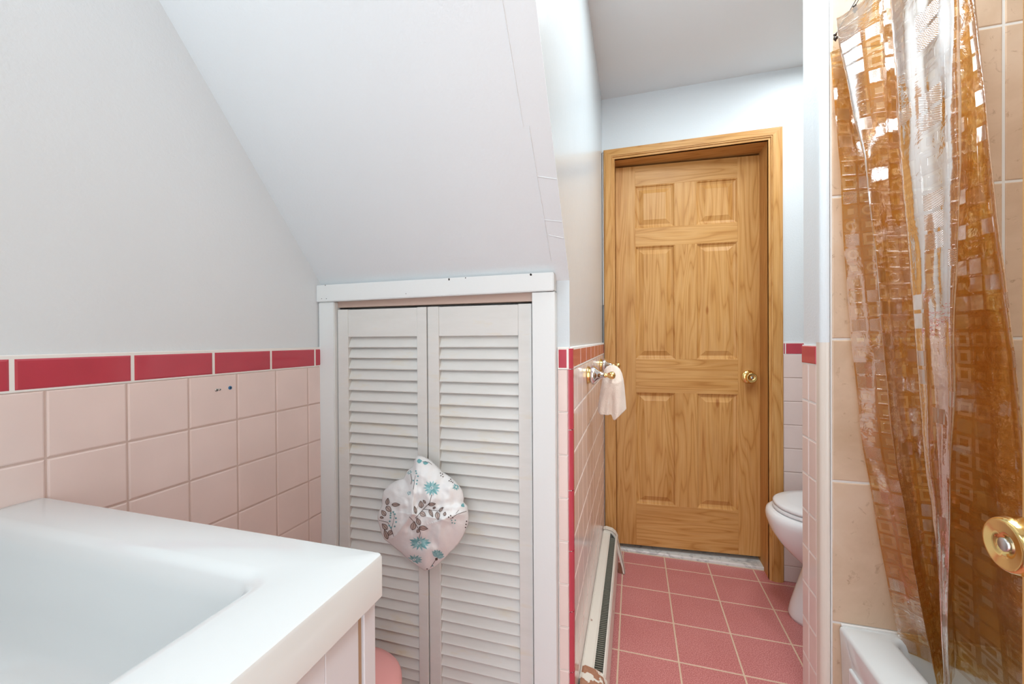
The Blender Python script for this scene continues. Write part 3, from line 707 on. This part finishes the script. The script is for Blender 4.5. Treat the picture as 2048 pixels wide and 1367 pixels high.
bm = bmesh.new(); lathe(bm, [(1.385, .0055), (1.925, .0055)], (BXx, 0, BZ), (0, 1, 0), 16); obj('bar', bm, CHROME, tb, True)
# washcloth: folded sheet bunched over the bar near its finial
WY = 1.452
def wpt(px, py, dy): p = meas(px, py, 1, WY); return Vector((p.x, WY+dy, p.z))
vl = [730, 733, 738, 746, 758, 772, 790, 808, 822, 836]
xl_ = [1219, 1213, 1209, 1207, 1205, 1202, 1199, 1196.5, 1195, 1196]
xr_ = [1229, 1235, 1240, 1244, 1247, 1249, 1250.5, 1252, 1253, 1253]
bm = bmesh.new(); NV, NU = 54, 72; g = []
for j in range(NV+1):
    t = j/NV; row = []
    for k in range(NU):
        a = 2*PI*k/NU; c, s_ = math.cos(a), math.sin(a); q = .5+.5*c       # q 0 left .. 1 right
        lim = 826-8*(1-min(1, q/.15))**2 if q < .50 else interp_(q, (.50, .56, 1.0), (828, 837, 817))
        vv = 730+(lim-730)*t
        xa, xb = interp_(vv, vl, xl_), interp_(vv, vl, xr_)
        ry = .010+.030*min(1, t*3)
        dep = -ry*s_ if s_ > 0 else ry*1.6*-s_
        if s_ > 0:
            f_ = min(1, max(0, (t-.30)/.4))
            dep += f_*(.020*math.exp(-((q-.50+.10*(t-.6))/.07)**2)-.006*math.exp(-((q-.66)/.08)**2)+.004*math.sin(q*19+t*3))
        dep += .0025*noise.noise(Vector((q*6, t*5, s_)))
        row.append(bm.verts.new(wpt(xa+(xb-xa)*q, vv, dep)))
    g.append(row)
for p, q in zip(g, g[1:]):
    for k in range(NU): bm.faces.new((p[k], p[(k+1) % NU], q[(k+1) % NU], q[k]))
bm.faces.new(g[0])
wc = obj('washcloth', bm, CLOTH, None, True); tag(wc, 'cream terry washcloth draped over the towel bar', 'washcloth')
md = wc.modifiers.new('thick', 'SOLIDIFY'); md.thickness = .004; md.offset = -1

# ------------------------------------------------------------------ baseboard heater
hy0, hy1 = 1.135, 2.075
hb = thing('baseboard_heater', 'chipped cream baseboard heater along the pink hall wall', 'heater', (XH+.035, 1.6, 0))
xw = XH+.0008
bm = bmesh.new()
prism(bm, [(xw, .012), (xw, .196), (xw+.005, .199), (xw+.030, .195), (xw+.036, .190), (xw+.035, .188), (xw+.029, .192), (xw+.004, .195), (xw+.003, .012)], 1, hy0, hy1)
obj('top_cover', bm, HEATW, hb)
bm = bmesh.new()
prism(bm, [(xw+.066, .022), (xw+.069, .018), (xw+.069, .172), (xw+.064, .180), (xw+.060, .180), (xw+.060, .178), (xw+.066, .170)], 1, hy0+.03, hy1)
obj('front_panel', bm, HEATW, hb)
bm = bmesh.new()
n = 96
for k in range(n):
    y = hy0+.05+(hy1-hy0-.09)*k/(n-1); box(bm, xw+.014, xw+.058, y-.0012, y+.0012, .085, .172)
lathe(bm, [(hy0+.01, .011), (hy1-.01, .011)], (xw+.036, 0, .12), (0, 1, 0), 14)
obj('fin_element', bm, FINS, hb)
obj('inner_back', mbox(xw+.0032, xw+.006, hy0+.004, hy1-.004, .012, .185), DARK, hb)
obj('inner_floor', mbox(xw+.006, xw+.062, hy0+.004, hy1-.004, .003, .010), DARK, hb)
# near end cap, rusty and curled
bm = bmesh.new()
prism(bm, [(xw, 0), (xw, .197), (xw+.010, .2005), (xw+.046, .193), (xw+.060, .186), (xw+.072, .168), (xw+.074, .02), (xw+.074, 0)], 1, hy0-.055, hy0-.050)
prism(bm, [(xw+.004, .1995), (xw+.010, .202), (xw+.047, .1945), (xw+.062, .187), (xw+.0735, .168), (xw+.0745, .0), (xw+.072, 0), (xw+.071, .167), (xw+.059, .184), (xw+.045, .191), (xw+.010, .1985)], 1, hy0-.052, hy0+.045)
obj('end_cap', bm, RUST, hb)
# far end cap with a loose strap bowed out to the floor
bm = bmesh.new()
prism(bm, [(xw, .0), (xw, .203), (xw+.012, .207), (xw+.046, .200), (xw+.060, .190), (xw+.0705, .170), (xw+.0705, .0)], 1, hy1+.001, hy1+.004)
path = [(xw+.002, .205), (xw+.014, .209), (xw+.044, .203), (xw+.058, .192), (xw+.068, .170), (xw+.077, .13), (xw+.089, .08), (xw+.099, .035), (xw+.104, .004)]
vs = []
for x, z in path: vs.append([bm.verts.new((x, y, z)) for y in (hy1-.035, hy1+.003)])
for a, b in zip(vs, vs[1:]): bm.faces.new((a[0], a[1], b[1], b[0]))
oo = obj('end_cap', bm, mat('cream_enamel', (.74, .69, .61), .35), hb)
md = oo.modifiers.new('thick', 'SOLIDIFY'); md.thickness = .0015
bm = bmesh.new(); fl = []
for i, (x, z) in enumerate(path):
    a, b = Vector(path[max(0, i-1)]), Vector(path[min(len(path)-1, i+1)]); t_ = (b-a).normalized(); w_ = .013 if i < 7 else .010
    p = Vector((x, z)); q = p+Vector((t_.y, -t_.x))*-w_ if False else p-Vector((-t_.y, t_.x))*w_
    q.y = max(q.y, .003); fl.append([bm.verts.new((c[0], y, c[1])) for c, y in ((p, hy1-.035), (q, hy1-.035), (q, hy1-.032), (p, hy1-.032))])
for a, b in zip(fl, fl[1:]):
    for k in range(4): bm.faces.new((a[k], a[(k+1) % 4], b[(k+1) % 4], b[k]))
obj('end_strap', bm, oo.data.materials[0], hb)
obj('rusty_tab', mbox(xw+.073, xw+.094, hy1-.030, hy1-.028, .002, .050), mat('rust_brown', (.26, .105, .06), .7), hb)

# ------------------------------------------------------------------ toilet
tcy = 1.925
def egg(xf, xb, hw, z, n=48, sq=1.0):
    out = []; L_ = xb-xf; mx = xf+min(.24, L_*.5)
    for i in range(n):
        a = 2*PI*i/n; c, s = math.cos(a), math.sin(a)
        x = mx-(mx-xf)*c if c > 0 else mx+(xb-mx)*(-c)**.7
        out.append((x, tcy+hw*math.copysign(abs(s)**.9, s), z))
    return out
to = thing('toilet', 'white porcelain toilet with closed lid behind the tiled partition', 'toilet', (.85, tcy, 0))
bm = bmesh.new()
loft(bm, [egg(.606, 1.10, .120, .0), egg(.604, 1.10, .122, .012), egg(.612, 1.09, .114, .05), egg(.632, 1.08, .100, .12), egg(.650, 1.07, .092, .18), egg(.660, 1.06, .092, .215), egg(.655, 1.06, .100, .235)])
obj('pedestal', bm, CERAMIC, to, True)
bm = bmesh.new()
loft(bm, [egg(.668, 1.04, .070, .205), egg(.640, 1.06, .098, .228), egg(.606, 1.08, .125, .262), egg(.568, 1.09, .152, .305), egg(.540, 1.10, .172, .350), egg(.527, 1.10, .182, .392), egg(.526, 1.10, .184, .408), egg(.530, 1.10, .183, .424), egg(.542, 1.09, .176, .432)])
obj('bowl', bm, CERAMIC, to, True)
bm = bmesh.new(); loft(bm, [egg(.556, 1.03, .170, .433), egg(.551, 1.03, .175, .437), egg(.551, 1.03, .175, .444), egg(.555, 1.03, .172, .448)]); obj('seat', bm, SEATM, to, True)
bm = bmesh.new(); loft(bm, [egg(.557, 1.03, .170, .4505), egg(.553, 1.03, .174, .455), egg(.554, 1.03, .173, .462), egg(.562, 1.03, .167, .4675), egg(.60, 1.02, .14, .471), egg(.70, .95, .05, .472)]); obj('lid', bm, SEATM, to, True)
bm = bmesh.new(); loft(bm, [rrect(1.07, 1.285, tcy-.20, tcy+.20, .03, z) for z in (.434, .44, .76)]); tk = obj('tank', bm, CERAMIC, to)
bm = bmesh.new(); loft(bm, [rrect(1.06, 1.29, tcy-.21, tcy+.21, .03, .762), rrect(1.06, 1.29, tcy-.21, tcy+.21, .03, .785), rrect(1.066, 1.285, tcy-.205, tcy+.205, .03, .792)]); obj('tank_lid', bm, CERAMIC, to)
bm = bmesh.new(); lathe(bm, [(0, .012), (.008, .012), (.010, .008)], (1.07, tcy-.14, .71), (-1, 0, 0), 16); box(bm, 1.052, 1.060, tcy-.15, tcy-.06, .703, .717, bev=.003); obj('flush_handle', bm, CHROME, tk)

# ------------------------------------------------------------------ bathtub
tub = thing('bathtub', 'white enamelled bathtub with a plain apron below the amber curtain', 'bathtub', (.9, .55, 0))
TZ = .361; bm = bmesh.new(); tx0, tx1, ty0, ty1 = .528, XR-.002, -.205, YT-.002
loops = [rrect(tx0+i, tx1-i*0, ty0, ty1, r, z) for z, i, r in ((0, .012, .004), (.30, .003, .004), (TZ-.012, 0, .004), (TZ-.004, .002, .005), (TZ, .009, .008))]
for z, i, r in ((TZ, -.012, .03), (TZ-.002, -.003, .03), (TZ-.010, .003, .03), (TZ-.06, .012, .035), (TZ-.18, .035, .05), (TZ-.27, .065, .08), (TZ-.295, .11, .10)):
    loops.append(rrect(.634+i, XR-.07-i, ty0+.09+i, YT-.026-i*.8, r, z))
loft(bm, loops); o = obj('tub_shell', bm, TUBM, tub, True); o.modifiers.new('edge', 'EDGE_SPLIT').split_angle = math.radians(50)
bm = bmesh.new(); box(bm, tx0-.0035, tx0+.012, ty0+.08, 1.253, .06, .288, bev=.006, seg=3); obj('apron_panel', bm, TUBM, tub)
obj('caulk_bead', mbox(tx0+.004, tx1, YT-.006, YT+.0005, TZ-.002, TZ+.005, bev=.0018), GROUT_W, tub)

# ------------------------------------------------------------------ shower curtain
def interp(v, xs, ys): return float(np.interp(v, xs, ys))
BASEZ = [.28, .36, .60, .85, 1.135, 1.50, 1.87, 2.0]; BASEX = [.662, .650, .610, .576, .545, .522, .503, .500]
def bx(z): return interp(z, BASEZ, BASEX)
def fold(pts, dx0, dx1, off=0):
    """pts: measured fold edge (photo), dx at foot and head of the curtain relative to the base profile"""
    Z, Y, X = [], [], []
    for px, py in pts:
        z = 1.135
        for _ in range(12):
            x = bx(z)+dx0+(dx1-dx0)*(z-.3)/1.7; q = meas(px+off, py, 0, x); z = .5*z+.5*q.z
        Z.append(q.z); Y.append(q.y)
    o = np.argsort(Z); Z = np.array(Z)[o]; Y = np.array(Y)[o]
    def at(z):
        if z > Z[-1]: y = Y[-1]+(Y[-1]-Y[-3])/(Z[-1]-Z[-3])*(z-Z[-1])*.8
        elif z < Z[0]: y = Y[0]+(Y[1]-Y[0])/(Z[1]-Z[0])*(z-Z[0])
        else: y = float(np.interp(z, Z, Y))
        return Vector((bx(z)+dx0+(dx1-dx0)*(z-.3)/1.7, min(y, YT-.012), z))
    return at
e0 = [(1662, 118), (1680, 329), (1689, 526), (1703, 684), (1726, 895), (1742, 985), (1770, 1139), (1800, 1296)]
e2 = [(1673, 43), (1700, 200), (1729, 316), (1749, 500), (1765, 678), (1782, 855), (1789, 900), (1811, 1037), (1838, 1190), (1860, 1300)]
e3 = [(1752, 0), (1772, 316), (1784, 460), (1797, 678), (1815, 895), (1835, 1100), (1868, 1300)]
e5 = [(1781, 0), (1798, 316), (1814, 460), (1831, 678), (1847, 895), (1865, 1020), (1879, 1173), (1886, 1300)]
e6 = [(1920, 0), (1923, 329), (1916, 493), (1913, 790), (1906, 895), (1901, 1037), (1896, 1139), (1896, 1300)]
e8 = [(1949, 0), (1972, 197), (1995, 428), (2012, 559), (2031, 697), (2045, 855), (2066, 1040), (2092, 1300)]
em = [((a[0]+b[0])/2, a[1]) for a, b in zip(e5, [(1920, 0), (1923, 316), (1917, 460), (1914, 678), (1906, 895), (1902, 1020), (1896, 1173), (1896, 1300)])]
folds = [fold(e0, .0, .0), fold(e2, .055, .08, 20), fold(e2, .004, .008), fold(e3, .045, .055), fold(e5, .085, .11, 22), fold(e5, .0, .005), fold(em, .004, .006), fold(e6, .018, .022), fold(e6, .08, .13, -30), fold(e8, .10, .17), fold(e8, .17, .23, -90), fold(e8, .20, .27, -14)]
def crom(P, n):
    out = []
    for i in range(len(P)-1):
        p0, p1, p2, p3 = P[max(0, i-1)], P[i], P[i+1], P[min(len(P)-1, i+2)]
        for k in range(n):
            t = k/n; out.append(.5*((2*p1)+(p2-p0)*t+(2*p0-5*p1+4*p2-p3)*t*t+(3*p1-p0-3*p2+p3)*t**3))
    out.append(P[-1]); return out
bm = bmesh.new(); uvl = bm.loops.layers.uv.verify(); ZN = 110; grid = []
zz0, zz1 = .335, 1.965
S = None
for j in range(ZN+1):
    z = zz0+(zz1-zz0)*j/ZN; c = crom([f(z) for f in folds], 10); row = []
    if j == ZN//2:
        S = [0]
        for a, b in zip(c, c[1:]): S.append(S[-1]+(b-a).length)
    for i, p in enumerate(c):
        nz = noise.noise(Vector((i*.35, z*5, 2)))*.004+noise.noise(Vector((i*.9, z*14, 9)))*.0016
        top = z if j < ZN else z
        q = Vector((p.x+nz, min(p.y+nz*.6, YT-.006), z))
        if j > ZN-8: q.z -= (.075*max(0, 1-i/14)+.010*abs(math.sin(i*.31)))*(j-(ZN-8))/8
        row.append(bm.verts.new(q))
    grid.append(row)
for j in range(ZN):
    for i in range(len(grid[0])-1):
        f = bm.faces.new((grid[j][i], grid[j][i+1], grid[j+1][i+1], grid[j+1][i])); f.smooth = True
        for l, (a, b) in zip(f.loops, ((i, j), (i+1, j), (i+1, j+1), (i, j+1))): l[uvl].uv = (S[a], (zz1-zz0)*b/ZN)
sc = thing('shower_curtain', 'translucent amber vinyl shower curtain with embossed squares, bunched beside the tub wall', 'shower curtain', (.6, 1.1, zz0))
cs = obj('curtain_sheet', bm, VINYL, sc, True)
rod = obj('curtain_rod', mbox(0, .001, 0, .001, 0, .001), CHROME); bpy.data.objects.remove(rod)
bm = bmesh.new(); lathe(bm, [(YN, .0125), (YT-.0005, .0125)], (.60, 0, 2.075), (0, 1, 0), 20)
rod = thing('curtain_rod', 'chrome shower curtain rod above the amber curtain', 'curtain rod', (.60, .5, 2.075)); obj('rod_tube', bm, CHROME, rod, True)
bm = bmesh.new(); lathe(bm, [(0, .03), (.006, .03), (.012, .018)], (.60, YT-.0005, 2.075), (0, -1, 0), 24); obj('rod_flange', bm, CHROME, rod, True)
top = grid_top = None
def hook(px, py, x, label):
    p = meas(px, py, 0, x); t = thing('curtain_hook', label, 'curtain hook', p, 'hooks of the amber curtain')
    bm = bmesh.new(); ex = Vector((.60, p.y, 2.088)); mid = Vector((.60+.014, p.y, 2.07))
    pts = [p+Vector((0, 0, -.008)), p+Vector((-.005, 0, -.002)), p+Vector((-.003, 0, .006)), p.lerp(ex, .5)+Vector((-.004, 0, .0)), ex+Vector((-.012, 0, -.004)), ex+Vector((0, 0, .002)), mid]
    tube(bm, pts, .0016, 8); obj('hook_wire', bm, DARKMETAL, t, True)
    bm = bmesh.new(); bmesh.ops.create_uvsphere(bm, u_segments=12, v_segments=8, radius=.0048, matrix=Matrix.Translation(p)); bmesh.ops.create_uvsphere(bm, u_segments=12, v_segments=8, radius=.0042, matrix=Matrix.Translation(p+Vector((-.002, 0, .009)))); obj('hook_beads', bm, DARKMETAL, t, True)
hook(1711, 19, .535, 'dark curtain hook peeking above the second fold of the amber curtain')
hook(1672, 76, .512, 'dark curtain hook at the far left top corner of the amber curtain')
